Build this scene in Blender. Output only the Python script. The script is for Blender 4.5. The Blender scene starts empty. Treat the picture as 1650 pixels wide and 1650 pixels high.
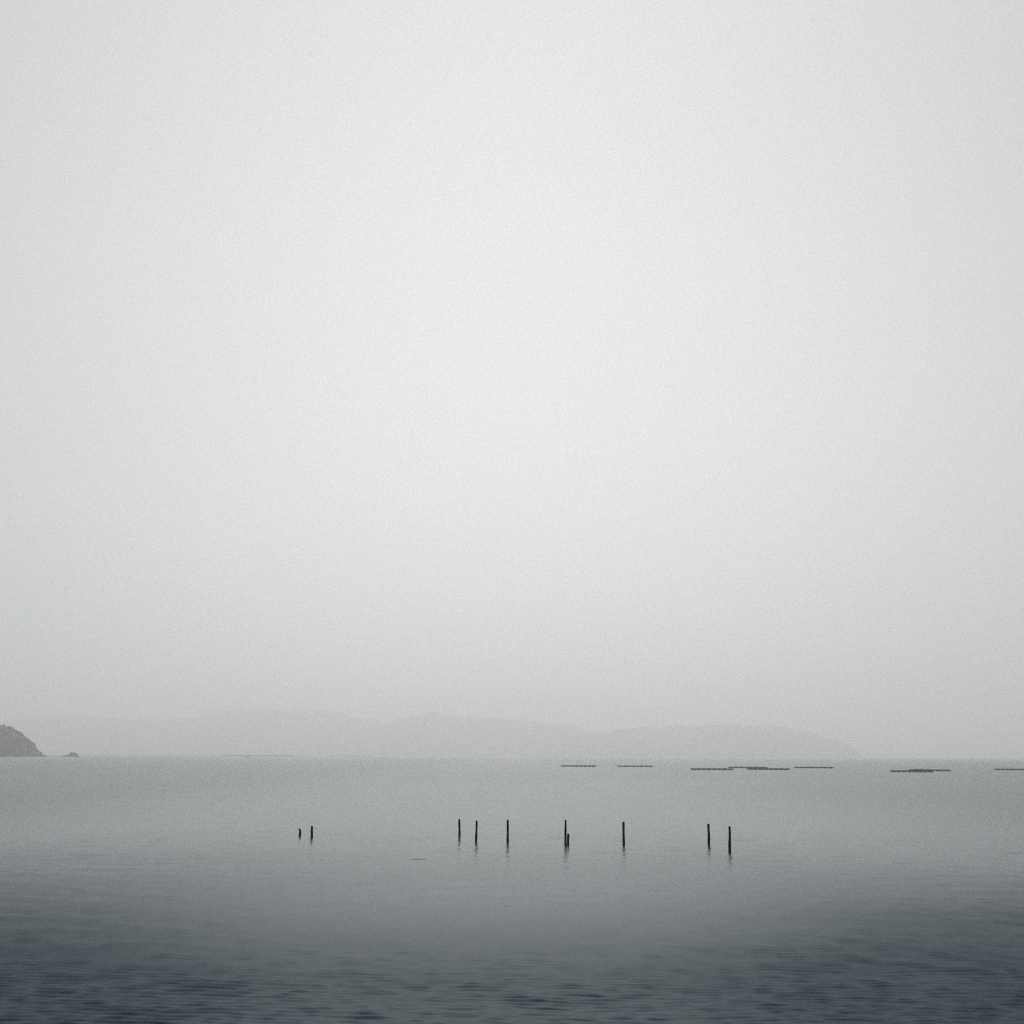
import bpy, math, random
import numpy as np
from mathutils import Vector, Matrix

random.seed(7)
rng = np.random.default_rng(11)
sc = bpy.context.scene
COL = sc.collection
R = math.radians

# ------------------------------------------------------------------ camera
CAM_H = 5.0                       # eye height above the water, metres
PX = 1650.0                       # survey frame used to take bearings
FOCAL = 1853.0
PITCH = math.atan((1217.0 - 825.0) / FOCAL)
ROLL = R(0.27)
cam_loc = Vector((0, 0, CAM_H))
fwd = Vector((0, math.cos(PITCH), math.sin(PITCH)))
r0 = Vector((1, 0, 0))
u0 = r0.cross(fwd)
right = (r0 * math.cos(ROLL) + u0 * math.sin(ROLL)).normalized()
up = (u0 * math.cos(ROLL) - r0 * math.sin(ROLL)).normalized()
cd = bpy.data.cameras.new('camera')
cam = bpy.data.objects.new('camera', cd)
COL.objects.link(cam)
cd.sensor_width = 36.0
cd.sensor_fit = 'HORIZONTAL'
cd.lens = 36.0 * FOCAL / PX
cd.clip_start = 0.1
cd.clip_end = 60000.0
cam.matrix_world = Matrix.Translation(cam_loc) @ Matrix((
    (right.x, up.x, -fwd.x), (right.y, up.y, -fwd.y), (right.z, up.z, -fwd.z))).to_4x4()
sc.camera = cam

# ------------------------------------------------------------------ render settings
sc.render.engine = 'CYCLES'
cy = sc.cycles
cy.use_denoising = False
cy.filter_width = 1.15
cy.volume_bounces = 4
cy.max_bounces = 8
cy.glossy_bounces = 3
cy.diffuse_bounces = 2
cy.use_adaptive_sampling = False
sc.view_settings.view_transform = 'Standard'
sc.view_settings.look = 'None'
sc.view_settings.exposure = 0.0
sc.view_settings.gamma = 1.0
sc.view_settings.use_curve_mapping = False

# ------------------------------------------------------------------ overcast sky
SUN_EL, SUN_AZ = R(44.0), 0.0     # veiled sun straight ahead, low behind the cloud
sun_dir = Vector((math.sin(SUN_AZ) * math.cos(SUN_EL), math.cos(SUN_AZ) * math.cos(SUN_EL), math.sin(SUN_EL)))
world = bpy.data.worlds.new('World')
sc.world = world
world.use_nodes = True
nt = world.node_tree
nt.nodes.clear()


def N(tree, kind, **kw):
    n = tree.nodes.new(kind)
    for k, v in kw.items():
        setattr(n, k, v)
    return n


def M(tree, op, a, b=None, c=None, clamp=False):
    n = tree.nodes.new('ShaderNodeMath')
    n.operation = op
    n.use_clamp = clamp
    for i, v in enumerate((a, b, c)):
        if v is None:
            continue
        if isinstance(v, (int, float)):
            n.inputs[i].default_value = v
        else:
            tree.links.new(v, n.inputs[i])
    return n.outputs[0]


STRENGTH = 0.1
sky = N(nt, 'ShaderNodeTexSky', sky_type='NISHITA')
sky.sun_disc = False
sky.sun_elevation = SUN_EL
sky.sun_rotation = SUN_AZ
sky.air_density = 1.0
sky.dust_density = 6.0
hsv = N(nt, 'ShaderNodeHueSaturation')
hsv.inputs['Saturation'].default_value = 0.15
nt.links.new(sky.outputs[0], hsv.inputs['Color'])
tc = N(nt, 'ShaderNodeTexCoord')
sep = N(nt, 'ShaderNodeSeparateXYZ')
nt.links.new(tc.outputs['Generated'], sep.inputs[0])
dot = N(nt, 'ShaderNodeVectorMath', operation='DOT_PRODUCT')
nt.links.new(tc.outputs['Generated'], dot.inputs[0])
dot.inputs[1].default_value = (0.0, math.cos(R(10.0)), math.sin(R(10.0)))   # the cloud is thinnest a little below the sun
theta = M(nt, 'ARCCOSINE', M(nt, 'MINIMUM', dot.outputs['Value'], 1.0))
q = M(nt, 'DIVIDE', theta, R(31.0))
lobe = M(nt, 'EXPONENT', M(nt, 'MULTIPLY', M(nt, 'MULTIPLY', q, q), -1.0))
mr = N(nt, 'ShaderNodeMapRange', interpolation_type='SMOOTHSTEP')
nt.links.new(sep.outputs['Z'], mr.inputs['Value'])
mr.inputs['From Min'].default_value = -0.02
mr.inputs['From Max'].default_value = 0.30
SKY_BASE, SKY_LOBE, LOW_DIM = 0.47, 0.315, 0.92
mr.inputs['To Min'].default_value = LOW_DIM
mr.inputs['To Max'].default_value = 1.0
lum = M(nt, 'MULTIPLY_ADD', lobe, SKY_LOBE, M(nt, 'MULTIPLY', mr.outputs[0], SKY_BASE))
cl = N(nt, 'ShaderNodeTexNoise')
cmap = N(nt, 'ShaderNodeMapping')
cmap.inputs['Scale'].default_value = (1.0, 1.0, 3.0)
nt.links.new(tc.outputs['Generated'], cmap.inputs[0])
nt.links.new(cmap.outputs[0], cl.inputs['Vector'])
cl.inputs['Scale'].default_value = 2.2
cl.inputs['Detail'].default_value = 4.0
cl.inputs['Roughness'].default_value = 0.45
cf = M(nt, 'MULTIPLY_ADD', cl.outputs[0], 0.06, 0.97)
lum = M(nt, 'DIVIDE', M(nt, 'MULTIPLY', lum, cf), STRENGTH)
tint = N(nt, 'ShaderNodeMix', data_type='RGBA')
tint.inputs[6].default_value = (0.91, 1.0, 1.04, 1)
tint.inputs[7].default_value = (1.0, 1.0, 0.985, 1)
mr2 = N(nt, 'ShaderNodeMapRange')
nt.links.new(sep.outputs['Z'], mr2.inputs['Value'])
mr2.inputs['From Min'].default_value = 0.03
mr2.inputs['From Max'].default_value = 0.34
nt.links.new(M(nt, 'ADD', mr2.outputs[0], M(nt, 'MULTIPLY', lobe, 0.55), clamp=True), tint.inputs[0])
cloud = N(nt, 'ShaderNodeVectorMath', operation='SCALE')
nt.links.new(tint.outputs[2], cloud.inputs[0])
nt.links.new(lum, cloud.inputs['Scale'])
deck = N(nt, 'ShaderNodeMix', data_type='RGBA')
deck.inputs[0].default_value = 0.992            # nearly closed cloud deck
nt.links.new(hsv.outputs[0], deck.inputs[6])
nt.links.new(cloud.outputs[0], deck.inputs[7])
bg = N(nt, 'ShaderNodeBackground')
bg.inputs['Strength'].default_value = STRENGTH
nt.links.new(deck.outputs[2], bg.inputs['Color'])
wo = N(nt, 'ShaderNodeOutputWorld')
nt.links.new(bg.outputs[0], wo.inputs['Surface'])

sun = bpy.data.lights.new('sun', 'SUN')
sun.energy = 1.5
sun.angle = R(38.0)
sun.color = (1.0, 0.98, 0.95)
so = bpy.data.objects.new('sun', sun)
COL.objects.link(so)
so.rotation_euler = sun_dir.to_track_quat('Z', 'Y').to_euler()
so.location = (0, 0, 300)


# ------------------------------------------------------------------ helpers
def ray(px, py):
    return (fwd * FOCAL + right * (px - PX / 2) + up * (PX / 2 - py)).normalized()


def on_water(px, py, z=0.0):
    d = ray(px, py)
    return cam_loc + d * ((z - CAM_H) / d.z)


def at_dist(px, py, y):
    """the point at forward distance y on the bearing of (px, py)"""
    d = ray(px, py)
    return cam_loc + d * (y / d.y)


def tag(o, label=None, cat=None, group=None, kind=None):
    if label:
        o['label'] = label
    if cat:
        o['category'] = cat
    if group:
        o['group'] = group
    if kind:
        o['kind'] = kind
    return o


def mesh_obj(name, verts, faces, mat, parent=None, smooth=False, loc=None):
    me = bpy.data.meshes.new(name)
    me.from_pydata([tuple(v) for v in verts], [], [tuple(f) for f in faces])
    me.materials.append(mat)
    if smooth:
        me.polygons.foreach_set('use_smooth', [True] * len(me.polygons))
    o = bpy.data.objects.new(name, me)
    COL.objects.link(o)
    if parent:
        o.parent = parent
    if loc is not None:
        o.location = loc
    return o


def grid_mesh(name, P, mat, closed=False, smooth=True):
    """P: (rows, cols, 3) array -> one quad sheet, built fast"""
    nr, nc = P.shape[:2]
    i = np.arange(nr * nc).reshape(nr, nc)
    if closed:
        j = np.roll(i, -1, axis=1)
        a, b, c, d = i[:-1], j[:-1], j[1:], i[1:]
    else:
        a, b, c, d = i[:-1, :-1], i[:-1, 1:], i[1:, 1:], i[1:, :-1]
    f = np.stack([a, b, c, d], -1).reshape(-1, 4).astype(np.int32)
    me = bpy.data.meshes.new(name)
    me.vertices.add(nr * nc)
    me.vertices.foreach_set('co', P.reshape(-1).astype(np.float32))
    me.loops.add(f.size)
    me.loops.foreach_set('vertex_index', f.reshape(-1))
    me.polygons.add(len(f))
    me.polygons.foreach_set('loop_start', np.arange(0, f.size, 4, dtype=np.int32))
    me.polygons.foreach_set('use_smooth', np.full(len(f), smooth))
    me.update(calc_edges=True)
    me.validate()
    me.materials.append(mat)
    o = bpy.data.objects.new(name, me)
    COL.objects.link(o)
    return o


def empty(name, loc, rz=0.0):
    o = bpy.data.objects.new(name, None)
    COL.objects.link(o)
    o.location = loc
    o.rotation_euler = (0, 0, rz)
    o.empty_display_size = 0.3
    return o


def add_tube(V, F, pts, radii, n=10, cap=True, jag=0.0):
    base = len(V)
    pts = [Vector(p) for p in pts]
    for k, (p, r) in enumerate(zip(pts, radii)):
        t = (pts[min(k + 1, len(pts) - 1)] - pts[max(k - 1, 0)]).normalized()
        a = t.orthogonal().normalized()
        if abs(t.z) > 0.5:
            a = (Vector((1, 0, 0)) - t * t.x).normalized()
        b = t.cross(a)
        for m in range(n):
            an = 2 * math.pi * m / n
            rr = r * (1 + random.uniform(-jag, jag))
            V.append(p + (a * math.cos(an) + b * math.sin(an)) * rr)
    for k in range(len(pts) - 1):
        for m in range(n):
            m2 = (m + 1) % n
            F.append((base + k * n + m, base + k * n + m2, base + (k + 1) * n + m2, base + (k + 1) * n + m))
    if cap:
        F.append(tuple(base + m for m in reversed(range(n))))
        F.append(tuple(base + (len(pts) - 1) * n + m for m in range(n)))


def add_box(V, F, x0, x1, y0, y1, z0, z1):
    b = len(V)
    for z in (z0, z1):
        V += [Vector((x0, y0, z)), Vector((x1, y0, z)), Vector((x1, y1, z)), Vector((x0, y1, z))]
    for f in ((3, 2, 1, 0), (4, 5, 6, 7), (0, 1, 5, 4), (1, 2, 6, 5), (2, 3, 7, 6), (3, 0, 4, 7)):
        F.append(tuple(b + k for k in f))


def vnoise(x, y, seed=0):
    """smooth value noise in [-1, 1], numpy"""
    xi, yi = np.floor(x).astype(np.int64), np.floor(y).astype(np.int64)
    xf, yf = x - xi, y - yi
    u, v = xf * xf * (3 - 2 * xf), yf * yf * (3 - 2 * yf)

    def h(a, b):
        k = (a * 374761393 + b * 668265263 + seed * 974711) & 0xffffffff
        k = ((k ^ (k >> 13)) * 1274126177) & 0xffffffff
        return ((k ^ (k >> 16)) & 0xffff) / 32767.5 - 1.0
    return (h(xi, yi) * (1 - u) + h(xi + 1, yi) * u) * (1 - v) + (h(xi, yi + 1) * (1 - u) + h(xi + 1, yi + 1) * u) * v


def fbm(x, y, seed=0, octv=4, gain=0.5):
    s, a, t = 0.0, 1.0, 0.0
    for k in range(octv):
        s = s + a * vnoise(x * 2 ** k, y * 2 ** k, seed + k)
        t += a
        a *= gain
    return s / t


def sstep(a, b, x):
    t = np.clip((x - a) / (b - a), 0, 1)
    return t * t * (3 - 2 * t)


# ------------------------------------------------------------------ materials
def mat_noise(name, c1, c2, scale, rough=0.8, spec=0.3, bump=0.0, bscale=None, stretch=(1, 1, 1), detail=5):
    m = bpy.data.materials.new(name)
    m.use_nodes = True
    t = m.node_tree
    p = t.nodes['Principled BSDF']
    co = N(t, 'ShaderNodeTexCoord')
    mp = N(t, 'ShaderNodeMapping')
    mp.inputs['Scale'].default_value = stretch
    t.links.new(co.outputs['Object'], mp.inputs[0])
    n = N(t, 'ShaderNodeTexNoise')
    n.inputs['Scale'].default_value = scale
    n.inputs['Detail'].default_value = detail
    t.links.new(mp.outputs[0], n.inputs['Vector'])
    r = N(t, 'ShaderNodeValToRGB')
    r.color_ramp.elements[0].position = 0.32
    r.color_ramp.elements[1].position = 0.68
    r.color_ramp.elements[0].color = (*c1, 1)
    r.color_ramp.elements[1].color = (*c2, 1)
    t.links.new(n.outputs[0], r.inputs[0])
    t.links.new(r.outputs[0], p.inputs['Base Color'])
    p.inputs['Roughness'].default_value = rough
    p.inputs['Specular IOR Level'].default_value = spec
    if bump:
        n2 = N(t, 'ShaderNodeTexNoise')
        n2.inputs['Scale'].default_value = bscale or scale * 3
        n2.inputs['Detail'].default_value = 6
        t.links.new(mp.outputs[0], n2.inputs['Vector'])
        b = N(t, 'ShaderNodeBump')
        b.inputs['Strength'].default_value = bump
        t.links.new(n2.outputs[0], b.inputs['Height'])
        t.links.new(b.outputs[0], p.inputs['Normal'])
    return m


M_POST = mat_noise('weathered_wet_wood', (0.003, 0.003, 0.0035), (0.012, 0.011, 0.011), 9, 0.9, 0.06, 0.6, 30, (1, 1, 0.15))
M_BAMBOO = mat_noise('weathered_bamboo', (0.016, 0.017, 0.018), (0.045, 0.045, 0.042), 3, 0.8, 0.2)
M_FLOAT = mat_noise('dark_float_plastic', (0.022, 0.028, 0.034), (0.045, 0.052, 0.06), 2, 0.6, 0.3)
M_HILL = mat_noise('wooded_hillside', (0.030, 0.042, 0.028), (0.075, 0.085, 0.055), 0.012, 0.95, 0.1)
M_LAND = mat_noise('headland_ground', (0.02, 0.025, 0.022), (0.045, 0.046, 0.042), 0.2, 0.95, 0.1)
M_LEAF = mat_noise('dark_pine_foliage', (0.006, 0.018, 0.022), (0.016, 0.034, 0.036), 0.35, 0.9, 0.1)
M_ROCK = mat_noise('shore_rock', (0.06, 0.06, 0.058), (0.16, 0.155, 0.15), 0.4, 0.9, 0.2, 0.4)
M_SAND = mat_noise('pale_sand', (0.36, 0.35, 0.33), (0.46, 0.45, 0.42), 0.05, 0.95, 0.1)
M_CONC = mat_noise('stained_concrete', (0.14, 0.14, 0.14), (0.24, 0.24, 0.235), 0.3, 0.9, 0.2)
M_HULL = mat_noise('dark_hull_paint', (0.03, 0.035, 0.04), (0.06, 0.065, 0.07), 1.5, 0.5, 0.4)
M_CABIN = mat_noise('grey_cabin_paint', (0.16, 0.17, 0.18), (0.24, 0.25, 0.26), 1.5, 0.5, 0.4)
M_GLASS = mat_noise('cabin_glass', (0.01, 0.012, 0.014), (0.02, 0.022, 0.025), 2, 0.1, 0.5)
M_STICK = mat_noise('soaked_driftwood', (0.015, 0.015, 0.014), (0.04, 0.036, 0.03), 12, 0.8, 0.2)

M_NET = mat_noise('blue_grey_netting', (0.035, 0.045, 0.06), (0.07, 0.085, 0.105), 2.5, 0.9, 0.1, 0.5)

M_SEA = bpy.data.materials.new('sea_water')
M_SEA.use_nodes = True
t = M_SEA.node_tree
p = t.nodes['Principled BSDF']
p.inputs['IOR'].default_value = 1.333
p.inputs['Specular IOR Level'].default_value = 0.5
p.inputs['Specular Tint'].default_value = (0.62, 0.86, 1.0, 1)
at = N(t, 'ShaderNodeAttribute', attribute_name='chop')     # slope of the ripples finer than the mesh
t.links.new(at.outputs['Fac'], p.inputs['Roughness'])
co = N(t, 'ShaderNodeTexCoord')
n = N(t, 'ShaderNodeTexNoise')
n.inputs['Scale'].default_value = 0.03
n.inputs['Detail'].default_value = 3
t.links.new(co.outputs['Object'], n.inputs['Vector'])
r = N(t, 'ShaderNodeValToRGB')
r.color_ramp.elements[0].color = (0.0003, 0.018, 0.031, 1)
r.color_ramp.elements[1].color = (0.0005, 0.022, 0.036, 1)
t.links.new(n.outputs[0], r.inputs[0])
t.links.new(r.outputs[0], p.inputs['Base Color'])
mp = N(t, 'ShaderNodeMapping')
mp.inputs['Scale'].default_value = (0.55, 1.0, 1.0)
t.links.new(co.outputs['Object'], mp.inputs[0])
n = N(t, 'ShaderNodeTexNoise')
n.inputs['Scale'].default_value = 5.0
n.inputs['Detail'].default_value = 3
t.links.new(mp.outputs[0], n.inputs['Vector'])
b = N(t, 'ShaderNodeBump')
b.inputs['Distance'].default_value = 0.006
b.inputs['Strength'].default_value = 0.5
t.links.new(n.outputs[0], b.inputs['Height'])
t.links.new(b.outputs[0], p.inputs['Normal'])

# ------------------------------------------------------------------ the sea
FAR = 12000.0
rad = [0.0, 4.0, 8.0, 12.0]
while rad[-1] < FAR:
    d = rad[-1]
    if d < 15:
        s = 0.5
    elif d < 85:
        s = min(max(0.036, 0.45 * d * d / (CAM_H * 1150.0)), 0.085)
    else:
        s = 0.085 * (d / 85.0) ** 2.2
    rad.append(d + s)
rad[-1] = FAR
rad = np.array(rad)
az = np.concatenate([np.arange(-36, 36.001, 0.12), np.arange(38, 322.1, 4.0)])
az = np.radians(az)
RR, AA = np.meshgrid(rad, az, indexing='ij')
X, Y = RR * np.sin(AA), RR * np.cos(AA)
dr = np.gradient(rad)[:, None] * np.ones_like(AA)
daz = np.radians(np.where(np.degrees(az) <= 36.01, 0.12, 4.0))[None, :] * RR
# cat's paws: where the breeze ruffles the surface and where it lies calm
wx, wy = X + 40 * fbm(X / 60, Y / 60, 5, 3), Y + 18 * fbm(X / 90, Y / 30, 9, 3)
ramp = (1.0 / np.maximum(wy, 15.0) - 1 / 57.0) / (1 / 20.0 - 1 / 57.0)
near = np.clip(0.5 * (ramp + np.sqrt(ramp * ramp + 0.010)), 0, 1.2)
lateral = (0.97 + 0.58 * sstep(3, 13, np.abs(X + 1.0 + 3 * fbm(X / 9, Y / 9, 61, 2))))
far = sstep(205, 300, Y + 0.22 * np.maximum(-X, -60) + 35 * fbm(X / 160, Y / 70, 21, 3))
patch = 0.5 + 0.5 * fbm(X / 14 + 0.3 * Y / 9, Y / 7, 31, 3)
NEAR_A, CALM_A, FAR_A = 1.5, 0.07, 0.22
side = sstep(8, 60, np.abs(X + 2 + 10 * fbm(X / 40, Y / 40, 71, 3))) * (1 - near)
wind = CALM_A + (NEAR_A - CALM_A) * near ** 0.7 * (0.8 + 0.4 * patch) * (0.5 + 0.5 * lateral) + (FAR_A - CALM_A) * np.maximum(far, 0.7 * side) + 0.05 * (1 - sstep(72, 115, wy))
Z = np.zeros_like(X)
resid = np.zeros_like(X)
SLOPE = 0.17
lams = np.geomspace(0.13, 0.38, 64)
lams = lams * (1 + rng.uniform(-0.04, 0.04, 64))
for lam in lams:
    k = 2 * math.pi / lam
    th = rng.normal(0.0, 0.19) + 0.05          # travels roughly towards the shore
    w = (lam / 0.3) ** -0.4 if lam > 0.3 else (lam / 0.3) ** 0.5
    sl = SLOPE * w * math.sqrt(2.0 / 64) * 1.15
    kx, ky = k * math.sin(th), k * math.cos(th)
    ph = rng.uniform(0, 2 * math.pi)
    step = np.maximum(dr * abs(math.cos(th)), daz * abs(math.sin(th)))
    res = 1.0 - sstep(0.22, 0.42, step / lam)   # fades out where the mesh is too coarse for it
    g = np.clip(0.9 + 0.5 * fbm(X / (lam * 14), Y / (lam * 4), int(lam * 977) % 9999, 2), 0.2, 1.5)
    Z += (sl / k) * res * wind * g * np.sin(kx * X + ky * Y + ph)
    resid += (1 - res * res) * (sl * wind * 0.75) ** 2 * 0.5
# a low residual swell, a metre or more between crests
calmer = 1.0 - 0.72 * sstep(72, 100, wy)
for lam in np.geomspace(1.0, 3.2, 26):
    k = 2 * math.pi / lam
    th = rng.normal(0.0, 0.75)
    sl = 0.033 * math.sqrt(2.0 / 26)
    kx, ky = k * math.sin(th), k * math.cos(th)
    step = np.maximum(dr * abs(math.cos(th)), daz * abs(math.sin(th)))
    res = 1.0 - sstep(0.22, 0.42, step / lam)
    Z += (sl / k) * res * calmer * np.sin(kx * X + ky * Y + rng.uniform(0, 2 * math.pi))
Z[0, :] = 0
MICRO = 0.018
NEAR_CHOP = 0.33                                       # capillary ripples where the breeze touches down
alpha = np.sqrt(2 * resid + (MICRO * (0.5 + wind)) ** 2 + (NEAR_CHOP * near * lateral) ** 2 + (0.06 * side) ** 2)
rough = np.sqrt(np.clip(alpha, 0.0004, 0.5))
sea = grid_mesh('sea', np.stack([X, Y, Z], -1)[:, :, :], M_SEA, closed=True)
a = sea.data.attributes.new('chop', 'FLOAT', 'POINT')
a.data.foreach_set('value', rough.reshape(-1).astype(np.float32))
tag(sea, 'calm grey blue sea water with fine wind ripples', None, None, 'structure')


# ------------------------------------------------------------------ far hills
def ridge(name, D, prof, depth, label, seed, skew=0.0):
    pts = [at_dist(x, y, D) for x, y in prof]
    xs = np.array([q_.x for q_ in pts])
    zs = np.array([q_.z for q_ in pts])
    gx = np.arange(xs[0], xs[-1], 7.0)
    gy = np.linspace(-1, 1, 49)
    GX, GY = np.meshgrid(gx, gy, indexing='xy')
    H = np.interp(gx, xs, zs)
    H = np.convolve(np.pad(H, 5, 'edge'), np.ones(11) / 11, 'valid')
    H = H + (9.0 * fbm(gx / 70, gx * 0 + seed, seed, 3, 0.6) + 6.0 * vnoise(gx / 17, gx * 0 + seed + .5, seed + 9)) * np.clip(H / 30, 0, 1)
    cross = np.clip(np.cos(GY * math.pi / 2), 0, 1) ** 0.9
    spur = 1 - 0.28 * np.abs(GY) * (1 + fbm(GX / 260, GY * 2, seed, 3))
    Hh = H[None, :] * cross * spur
    Hh += 17.0 * fbm(GX / 62, GY * depth / 62, seed + 3, 4, 0.65) * np.clip(Hh / 12, 0, 1)
    Hh[0, :] = Hh[-1, :] = -2.0
    P = np.stack([GX + GY * depth * skew, D + GY * depth, Hh], -1)
    o = grid_mesh(name, P, M_HILL)
    tag(o, label, None, None, 'structure')
    return o


ridge('hills', 7800, [(-150, 1176), (-60, 1165), (40, 1157), (110, 1154), (160, 1155), (220, 1160), (290, 1159), (330, 1152), (360, 1146),
                      (400, 1142), (500, 1143), (550, 1151), (600, 1161), (640, 1170), (700, 1190), (760, 1216)], 620,
      'tallest pale hazy wooded ridge on the left half of the far shore', 3)
ridge('hills', 7300, [(560, 1216), (600, 1186), (630, 1165), (660, 1152), (690, 1149), (720, 1151), (760, 1155), (815, 1157), (835, 1160),
                      (900, 1168), (950, 1176), (1020, 1190), (1090, 1216)], 520,
      'hazy middle ridge of the far shore with a rounded top', 14)
ridge('hills', 6800, [(880, 1217), (930, 1186), (990, 1177), (1050, 1171), (1100, 1169), (1210, 1168), (1260, 1174), (1296, 1179), (1322, 1185), (1346, 1192), (1366, 1200), (1381, 1209), (1390, 1220)], 420,
      'hazy flat topped ridge sloping down into the sea on the right', 27, 0.29)


# ------------------------------------------------------------------ beach strip, breakwaters
def strip(name, D, x0, x1, h, w, mat, sl=0.5, jag=0.0, n=80):
    a0, a1 = at_dist(x0, 1216, D).x, at_dist(x1, 1216, D).x
    rows = []
    for k in range(n + 1):
        x = a0 + (a1 - a0) * k / n
        e = min(1.0, min(k, n - k) / 3.0)
        hh = h * (0.35 + 0.65 * e) * (1 + jag * random.uniform(-1, 1))
        rows.append([(x, D - w / 2, -1.0), (x, D - w / 2 * sl, hh), (x, D + w / 2 * sl, hh), (x, D + w / 2, -1.0)])
    o = grid_mesh(name, np.array(rows).transpose(1, 0, 2), mat, smooth=False)
    o.data.flip_normals()
    return o


tag(strip('beach', 3900, 95, 560, 3.4, 60, M_SAND, 0.3, 0.15), 'thin pale strip of beach at the foot of the far hills', None, None, 'structure')
G = 'breakwaters off the far shore'
tag(strip('breakwater', 3000, 356, 472, 2.3, 12, M_ROCK, 0.5, 0.2),
    'longer and darker breakwater low on the water below the tallest hazy ridge', 'breakwater', G)
tag(strip('breakwater', 3150, 527, 600, 1.8, 12, M_ROCK, 0.5, 0.2),
    'shorter fainter breakwater low on the water where two hazy ridges meet', 'breakwater', G)


# ------------------------------------------------------------------ headland with its wood, islet
def leaf_clump(V, F, c, rx, rz, n):
    """a tree crown: many small leaf-clump faces spread through an uneven ellipsoid"""
    for _ in range(n):
        while True:
            d = Vector((random.uniform(-1, 1), random.uniform(-1, 1), random.uniform(-0.8, 1)))
            if 0.2 < d.length < 1:
                break
        ctr = c + Vector((d.x * rx, d.y * rx, d.z * rz))
        s = rx * random.uniform(0.28, 0.55)
        a_ = Vector((random.gauss(0, 1), random.gauss(0, 1), random.gauss(0, 1))).normalized()
        b_ = a_.orthogonal().normalized()
        k = len(V)
        V += [ctr + a_ * s, ctr - a_ * s * 0.6 + b_ * s * 0.8, ctr - a_ * s * 0.6 - b_ * s * 0.8]
        F.append((k, k + 1, k + 2))


HD = 1700.0
hprof = [(-200, 1215), (-140, 1199), (-90, 1182), (-40, 1173), (-10, 1171), (6, 1171), (18, 1173.5), (27, 1180), (35, 1184.5), (43, 1192),
         (53, 1200), (60, 1207), (66, 1212), (70, 1216), (73, 1218.4)]
pts = [at_dist(x, y, HD) for x, y in hprof]
hx = np.array([q_.x for q_ in pts])
hz = np.array([max(q_.z, 0.3) for q_ in pts])
gx = np.arange(hx[0], hx[-1], 2.0)
gy = np.linspace(-1, 1, 41)
GX, GY = np.meshgrid(gx, gy, indexing='xy')
HH = np.interp(gx, hx, hz)[None, :] * np.clip(1 - np.abs(GY) ** 2.2, 0, 1)
HH = HH + 1.2 * fbm(GX / 9, GY * 8, 41, 3) * np.clip(HH / 6, 0, 1)
HH[0, :] = HH[-1, :] = -1.0
HY = HD + GY * 70.0; SKEW = -0.42    # the spur does not run square to the shore
hl = grid_mesh('headland', np.stack([GX + (HY - HD) * SKEW, HY, HH], -1), M_LAND)
tag(hl, 'dark steep wooded headland sliding into the sea at the left edge', None, None, 'structure')
V, F = [], []
nt_ = 0
while nt_ < 1500:
    x = random.uniform(hx[0] + 6, hx[-1] - 17)
    gyv = random.uniform(-0.96, 0.4)
    h = float(np.interp(x, hx, hz)) * (1 - abs(gyv) ** 2.2)
    if h < 1.6:
        continue
    rx = random.uniform(1.0, 2.1) * min(1.0, 0.5 + h / 20)
    tall = rx * random.uniform(0.9, 1.5)
    tx = x + gyv * 70 * SKEW; add_tube(V, F, [(tx, HD + gyv * 70, h - 1.0), (tx, HD + gyv * 70, h + tall * 0.4)], [0.22, 0.12], 4, False)
    leaf_clump(V, F, Vector((tx, HD + gyv * 70, h + tall * 0.35)), rx, tall, 40)
    nt_ += 1
tag(mesh_obj('forest', V, F, M_LEAF), 'dark wood covering the steep headland at the left edge', None, None, 'stuff')
V, F = [], []
xa, xb = hx[-1] - 60, hx[-1]
for k in range(60):
    x = random.uniform(xa, xb)
    y = HD - 70 + random.uniform(-4, 3) + (0 if x < hx[-1] - 15 else 60); x += (y - HD) * SKEW
    s = random.uniform(0.6, 1.9)
    add_tube(V, F, [(x - s, y, -0.5), (x - s * 0.3, y, s * 0.45), (x + s * 0.5, y, s * 0.4), (x + s, y, -0.5)],
             [s * 0.5, s * 0.8, s * 0.7, s * 0.4], 6, True, 0.25)
tag(mesh_obj('shore_boulders', V, F, M_ROCK), 'dark boulders along the waterline of the headland', None, None, 'stuff')

ID = 1735.0
c = at_dist(111.5, 1217.3, ID)
isl = empty('rocky_islet', (c.x, ID, 0))
isl.scale = (0.9, 0.9, 1.0)
tag(isl, 'tiny dark rocky islet with bushes just right of the wooded headland', 'islet')
gx = np.linspace(-16, 17, 34)
gy = np.linspace(-1, 1, 13)
GX, GY = np.meshgrid(gx, gy, indexing='xy')
prof = np.interp(gx, [-16, -12, -7, -3, 2, 8, 12, 15, 17], [-0.6, 0.8, 2.0, 2.6, 3.3, 3.6, 3.0, 1.6, 0.0])
IH = prof[None, :] * np.clip(1 - np.abs(GY) ** 3, 0, 1) + 0.5 * fbm(GX / 3, GY * 3, 51, 3) - 0.3
IH[0, :] = IH[-1, :] = -1.2
IH[:, 0] = IH[:, -1] = -1.2
rk = grid_mesh('rock', np.stack([GX, GY * 9, IH], -1), M_ROCK, smooth=False)
rk.parent = isl
for bx, bz, br in ((-2.5, 2.0, 1.3), (1.4, 3.2, 1.8), (4.4, 4.0, 2.3), (8.0, 4.3, 1.8), (11.4, 3.1, 2.1), (14.0, 2.2, 1.6)):
    V, F = [], []
    add_tube(V, F, [(0, 0, -1.6), (0.1, 0, br * 0.3)], [0.16, 0.08], 5, False)
    leaf_clump(V, F, Vector((0, 0, br * 0.25)), br, br * 0.8, 70)
    mesh_obj('bush', V, F, M_LEAF, isl, loc=(bx, random.uniform(-3, 1), bz))


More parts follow.
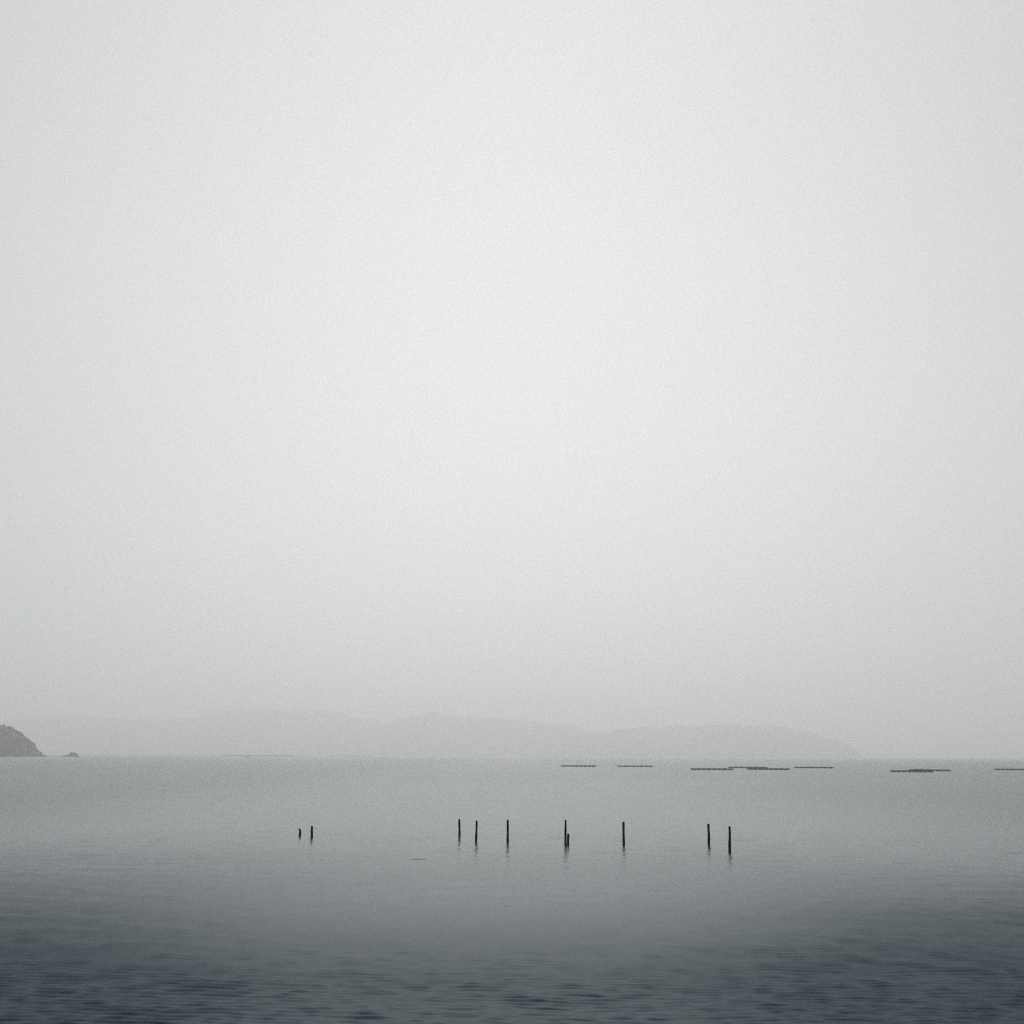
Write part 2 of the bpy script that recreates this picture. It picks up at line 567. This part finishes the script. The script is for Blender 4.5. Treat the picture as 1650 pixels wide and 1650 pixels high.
# ------------------------------------------------------------------ small far boat
bc = on_water(398, 1220.2)
boat = empty('small_boat', (bc.x, bc.y, 0))
tag(boat, 'tiny dark boat on the far water in front of the longer breakwater', 'boat')
V, F = [], []
L, W = 3.6, 1.0
secs = [(-1.0, 0.85, 0.75), (-0.5, 1.0, 0.7), (0.1, 1.0, 0.75), (0.6, 0.7, 0.95), (1.0, 0.04, 1.25)]
for sx, sw, sz in secs:
    V += [Vector((sx * L, -W * sw, sz)), Vector((sx * L, -W * sw * 0.7, 0.05)), Vector((sx * L * 0.96, 0, -0.35)),
          Vector((sx * L, W * sw * 0.7, 0.05)), Vector((sx * L, W * sw, sz)), Vector((sx * L, 0, sz - 0.12))]
for k in range(4):
    for m in range(6):
        F.append((k * 6 + m, k * 6 + (m + 1) % 6, k * 6 + 6 + (m + 1) % 6, k * 6 + 6 + m))
F += [(5, 4, 3, 2, 1, 0), (24, 25, 26, 27, 28, 29)]
mesh_obj('hull', V, F, M_HULL, boat)
V, F = [], []
add_box(V, F, -1.9, -0.3, -0.6, 0.6, 0.55, 1.75)
add_box(V, F, -2.05, -0.1, -0.72, 0.72, 1.753, 1.84)
cab = mesh_obj('cabin', V, F, M_CABIN, boat)
for y0 in (-0.62, 0.602):
    V, F = [], []
    add_box(V, F, -1.6, -0.6, y0, y0 + 0.018, 1.1, 1.55)
    mesh_obj('window', V, F, M_GLASS, cab)
V, F = [], []
add_tube(V, F, [(-2.3, 0, 0.6), (-2.3, 0, 2.6)], [0.05, 0.03], 6)
mesh_obj('mast', V, F, M_CABIN, boat)

# ------------------------------------------------------------------ oyster rafts
RG = 'bamboo rafts moored far out on the right'
rafts = [  # left x, right x, waterline y, label
    (905, 960, 1235.3, 'thin dark bamboo raft farthest left of the moored rafts'),
    (996, 1051, 1235.6, 'thin dark bamboo raft lying alone second from the left'),
    (1114, 1180, 1240.7, 'dark bamboo raft nearer the shore whose right tip meets the middle pair of rafts'),
    (1176, 1234, 1237.7, 'bamboo raft behind, its right half overlapping the raft in front'),
    (1206, 1270, 1240.5, 'bamboo raft in front of the middle pair, overlapping the raft behind it on its left'),
    (1283, 1340, 1237.8, 'thin bamboo raft lying alone between the overlapping pair and the thick dark raft'),
    (1437, 1502, 1244.2, 'darkest and nearest bamboo raft, in front of the thick overlapping pair on the right'),
    (1469, 1529, 1242.5, 'dark bamboo raft jutting out to the right behind the nearest dark raft'),
    (1607, 1664, 1241.0, 'thin bamboo raft cut off by the right edge of the picture'),
]


def make_raft(seed):
    random.seed(seed)
    root = empty('oyster_raft', (0, 0, 0))
    LX, LY = 7.7, 3.8
    # lengthwise poles, slightly bowed, each a few centimetres off true
    V, F = [], []
    for k in range(13):
        y = -LY + 2 * LY * k / 12 + random.uniform(-0.08, 0.08)
        z = 0.40 + random.uniform(-0.03, 0.04)
        e0, e1 = -LX - random.uniform(0.0, 0.5), LX + random.uniform(0.0, 0.5)
        add_tube(V, F, [(e0, y, z - 0.02), (0, y + random.uniform(-0.1, 0.1), z + 0.03), (e1, y, z + random.uniform(-0.04, 0.08))],
                 [0.06, 0.055, 0.045], 6)
    tag(mesh_obj('bamboo_poles', V, F, M_BAMBOO, root), None, None, None, 'stuff')
    V, F = [], []
    for k in range(22):
        x = -LX + 2 * LX * k / 21 + random.uniform(-0.12, 0.12)
        z = 0.50 + random.uniform(-0.02, 0.04)
        add_tube(V, F, [(x, -LY - random.uniform(0.1, 0.5), z), (x + random.uniform(-0.1, 0.1), LY + random.uniform(0.1, 0.5), z)],
                 [0.05, 0.045], 6)
        if random.random() < 0.7:      # lashings and oyster lines knotted over the cross pole
            yy = -LY + random.uniform(0, 0.6)
            hh = random.uniform(0.08, 0.22)
            add_box(V, F, x - 0.11, x + 0.11, yy - 0.1, yy + 0.1, z - 0.08, z + hh)
    tag(mesh_obj('cross_poles', V, F, M_BAMBOO, root), None, None, None, 'stuff')
    # the heavy logs that edge the frame
    for yy in (-LY, LY):
        V, F = [], []
        add_tube(V, F, [(-LX - 0.35, yy, 0.30), (-LX * 0.3, yy + 0.06, 0.33), (LX * 0.4, yy - 0.05, 0.31), (LX + 0.4, yy, 0.36)],
                 [0.11, 0.13, 0.12, 0.10], 8, True, 0.05)
        mesh_obj('log_beam', V, F, M_BAMBOO, root)
    # floats under the frame
    V, F = [], []
    for yy in (-LY + 0.5, 0.0, LY - 0.5):
        for k in range(8):
            x = -LX + 1.0 + (2 * LX - 2.0) * k / 7 + random.uniform(-0.15, 0.15)
            rr = 0.25
            add_tube(V, F, [(x - 0.62, yy, 0.10), (x - 0.54, yy, 0.10), (x + 0.54, yy, 0.10), (x + 0.62, yy, 0.10)],
                     [rr * 0.7, rr, rr, rr * 0.7], 10)
    tag(mesh_obj('floats', V, F, M_FLOAT, root), None, None, None, 'stuff')
    # hanging oyster lines under the frame, into the water
    V, F = [], []
    for k in range(40):
        x = -LX + 2 * LX * (k + 0.5) / 40 + random.uniform(-0.1, 0.1)
        y = random.choice((-LY, -LY + 0.64, -LY + 1.27)) + random.uniform(-0.05, 0.05)
        add_tube(V, F, [(x, y, 0.42), (x + random.uniform(-0.05, 0.05), y, -0.4)], [0.028, 0.035], 5, False)
    tag(mesh_obj('hanging_lines', V, F, M_FLOAT, root), None, None, None, 'stuff')
    return root


def copy_tree(o, parent=None):
    c_ = o.copy()
    COL.objects.link(c_)
    c_.parent = parent
    for ch in list(o.children):
        copy_tree(ch, c_)
    return c_


protos = [make_raft(101), make_raft(202)]
used = [False, False]
for i, (xa, xb, wy_, lab) in enumerate(rafts):
    k = i % 2
    o = copy_tree(protos[k]) if used[k] else protos[k]
    used[k] = True
    A, B = on_water(xa, wy_), on_water(xb, wy_)
    c = on_water((xa + xb) / 2, wy_)
    wd = (B - A).length
    bear = Vector((c.x, c.y, 0)).normalized()
    o.location = (c.x + bear.x * 3.8, c.y + bear.y * 3.8, 0)
    o.rotation_euler = (0, 0, math.atan2(-c.x, c.y) * 1.0 + R([0.6, -0.5, 0.4, -0.7, 0.8, -0.4, 1.2, -1.6, 0.5][i]))
    s = wd * c.y / math.hypot(c.x, c.y) / 17.4
    o.scale = (s, s, 1.0)
    tag(o, lab, 'oyster raft', RG)
random.seed(77)
# the heap lying where the two right-hand rafts overlap
hc = on_water(1480, 1243.6)
hd = Vector((hc.x, hc.y, 0)).normalized()
gx, gy = np.linspace(-2.4, 2.4, 25), np.linspace(-1.5, 1.5, 17)
GX, GY = np.meshgrid(gx, gy, indexing='xy')
HZ = 0.36 * np.clip(1 - (np.abs(GX) / 2.4) ** 6, 0, 1) * np.clip(1 - (np.abs(GY) / 1.5) ** 2.5, 0, 1)
HZ = HZ * (1 + 0.30 * fbm(GX * 1.7, GY * 1.7, 88, 3)) + 0.565
hp = grid_mesh('net_heap', np.stack([GX, GY, HZ], -1), M_NET)
hp.location = (hc.x + hd.x * 4.2, hc.y + hd.y * 4.2, 0)
hp.rotation_euler = (0, 0, math.atan2(-hc.x, hc.y))
tag(hp, 'low blue grey heap lying on the thick dark raft on the right', 'net heap')

# ------------------------------------------------------------------ the wooden posts
PG = 'wooden posts standing in the shallow water'
posts = [  # top (x, y), foot (x, y), width at top and foot in survey px, bend px, label
    ((482.3, 1336.0), (483.0, 1346.3), 2.4, 3.3, 1.1, 'tiny crooked stump bent to one side, leftmost in the water'),
    ((502.7, 1331.8), (502.3, 1349.0), 2.8, 3.2, 0.0, 'short upright post standing right beside the tiny crooked stump'),
    ((740.1, 1320.6), (740.2, 1347.5), 2.5, 3.0, 0.2, 'tall post farthest left of the seven tall ones, leftmost of a loose trio'),
    ((767.9, 1322.8), (767.3, 1355.5), 2.4, 3.0, 0.1, 'tall post leaning slightly right, middle one of the loose trio'),
    ((817.9, 1321.3), (818.2, 1357.0), 2.5, 3.1, 0.1, 'tall post farthest right of the loose trio, standing alone'),
    ((911.1, 1321.8), (911.3, 1361.5), 2.4, 3.1, 0.1, 'tall slender post with a short stub standing against it'),
    ((915.6, 1344.3), (915.4, 1360.8), 2.9, 2.9, 0.0, 'short thick stub standing against the right side of a tall post'),
    ((1004.6, 1324.8), (1005.0, 1360.5), 2.8, 3.2, 0.1, 'tall straight post standing alone between the stubbed post and the right pair'),
    ((1141.6, 1328.2), (1142.2, 1361.0), 2.8, 3.4, 0.1, 'flat topped tall post, left one of the pair on the right'),
    ((1175.4, 1332.3), (1176.0, 1373.0), 2.6, 3.7, 0.2, 'thickest post, nearest to the shore and rightmost of all the posts'),
]
for (tx, ty), (fx, fy), wt, wf, bend, lab in posts:
    foot = on_water(fx, fy)
    top = at_dist(tx, ty, foot.y)
    mpp = (foot - cam_loc).length / FOCAL
    ht = top.z
    n_ring = 16 if ht > 0.8 else 10
    P_, R_ = [], []
    lean = Vector((top.x - foot.x, random.uniform(-0.02, 0.02) * ht, ht))
    sd = random.random() * 50
    for k in range(-4, n_ring + 1):
        f = k / n_ring
        pz = lean * f
        ff = max(f, 0)
        pz.x += bend * mpp * math.sin(math.pi * min(max(f, 0), 1)) + 0.006 * math.sin(sd + 5 * f)
        pz.y += 0.006 * math.cos(sd + 7 * f)
        P_.append(pz)
        w_ = 1.22 * (wf + (wt - wf) * min(ff, 1))
        R_.append(w_ * mpp * 0.5 * (1 + 0.05 * math.sin(sd * 3 + 9 * f) + random.uniform(-0.03, 0.03)))
    V, F = [], []
    # worn crown: the top edge is chipped, higher on one side
    P_.append(P_[-1] + Vector((0.004, 0, 0.018)))
    R_.append(R_[-1] * 0.72)
    add_tube(V, F, P_, R_, 14, True, 0.05)
    for m in range(14):
        v = V[-14 + m]
        v.z += random.uniform(-0.012, 0.02)
    # stubs of old knots
    for _ in range(3 if ht > 0.8 else 1):
        f = random.uniform(0.2, 0.85)
        a_ = random.uniform(0, 6.28)
        q0 = lean * f + Vector((bend * mpp * math.sin(math.pi * f), 0, 0))
        dv = Vector((math.cos(a_), math.sin(a_), 0.3))
        rr = wf * mpp * 0.5
        add_tube(V, F, [q0 + dv * rr * 0.5, q0 + dv * rr * 1.25], [rr * 0.4, rr * 0.22], 6)
    o = mesh_obj('wooden_post', V, F, M_POST, smooth=True, loc=(foot.x, foot.y, 0))
    tag(o, lab, 'post', PG)

# ------------------------------------------------------------------ driftwood sliver
sa, sb = on_water(661, 1384.8), on_water(687, 1384.4)
mid = (sa + sb) / 2
V, F = [], []
h = (sb - sa) / 2
add_tube(V, F, [-h + Vector((0, 0, 0.0)), -h * 0.4 + Vector((0, 0.03, 0.012)), h * 0.2 + Vector((0, -0.02, 0.004)), h + Vector((0, 0.05, 0.0))],
         [0.007, 0.013, 0.012, 0.005], 8, True, 0.12)
add_tube(V, F, [-h * 0.3 + Vector((0, 0.0, 0.02)), -h * 0.75 + Vector((0, -0.28, 0.012))], [0.009, 0.005], 6, True, 0.1)
tag(mesh_obj('floating_stick', V, F, M_STICK, smooth=True, loc=mid), 'thin dark sliver of driftwood floating left of the tall posts', 'driftwood')

# ------------------------------------------------------------------ haze
HAZE_D = 4.0e-4
M_HAZE = bpy.data.materials.new('sea_haze')
M_HAZE.use_nodes = True
t = M_HAZE.node_tree
t.nodes.clear()
pv = N(t, 'ShaderNodeVolumePrincipled')
pv.inputs['Color'].default_value = (0.978, 0.987, 0.988, 1)
pv.inputs['Density'].default_value = HAZE_D
pv.inputs['Anisotropy'].default_value = 0.60
mo = N(t, 'ShaderNodeOutputMaterial')
t.links.new(pv.outputs[0], mo.inputs['Volume'])
V, F = [], []
add_box(V, F, -12500, 12500, -12500, 12500, -4.0, 345.0)
tag(mesh_obj('haze', V, F, M_HAZE), 'pale sea haze', None, None, 'stuff')
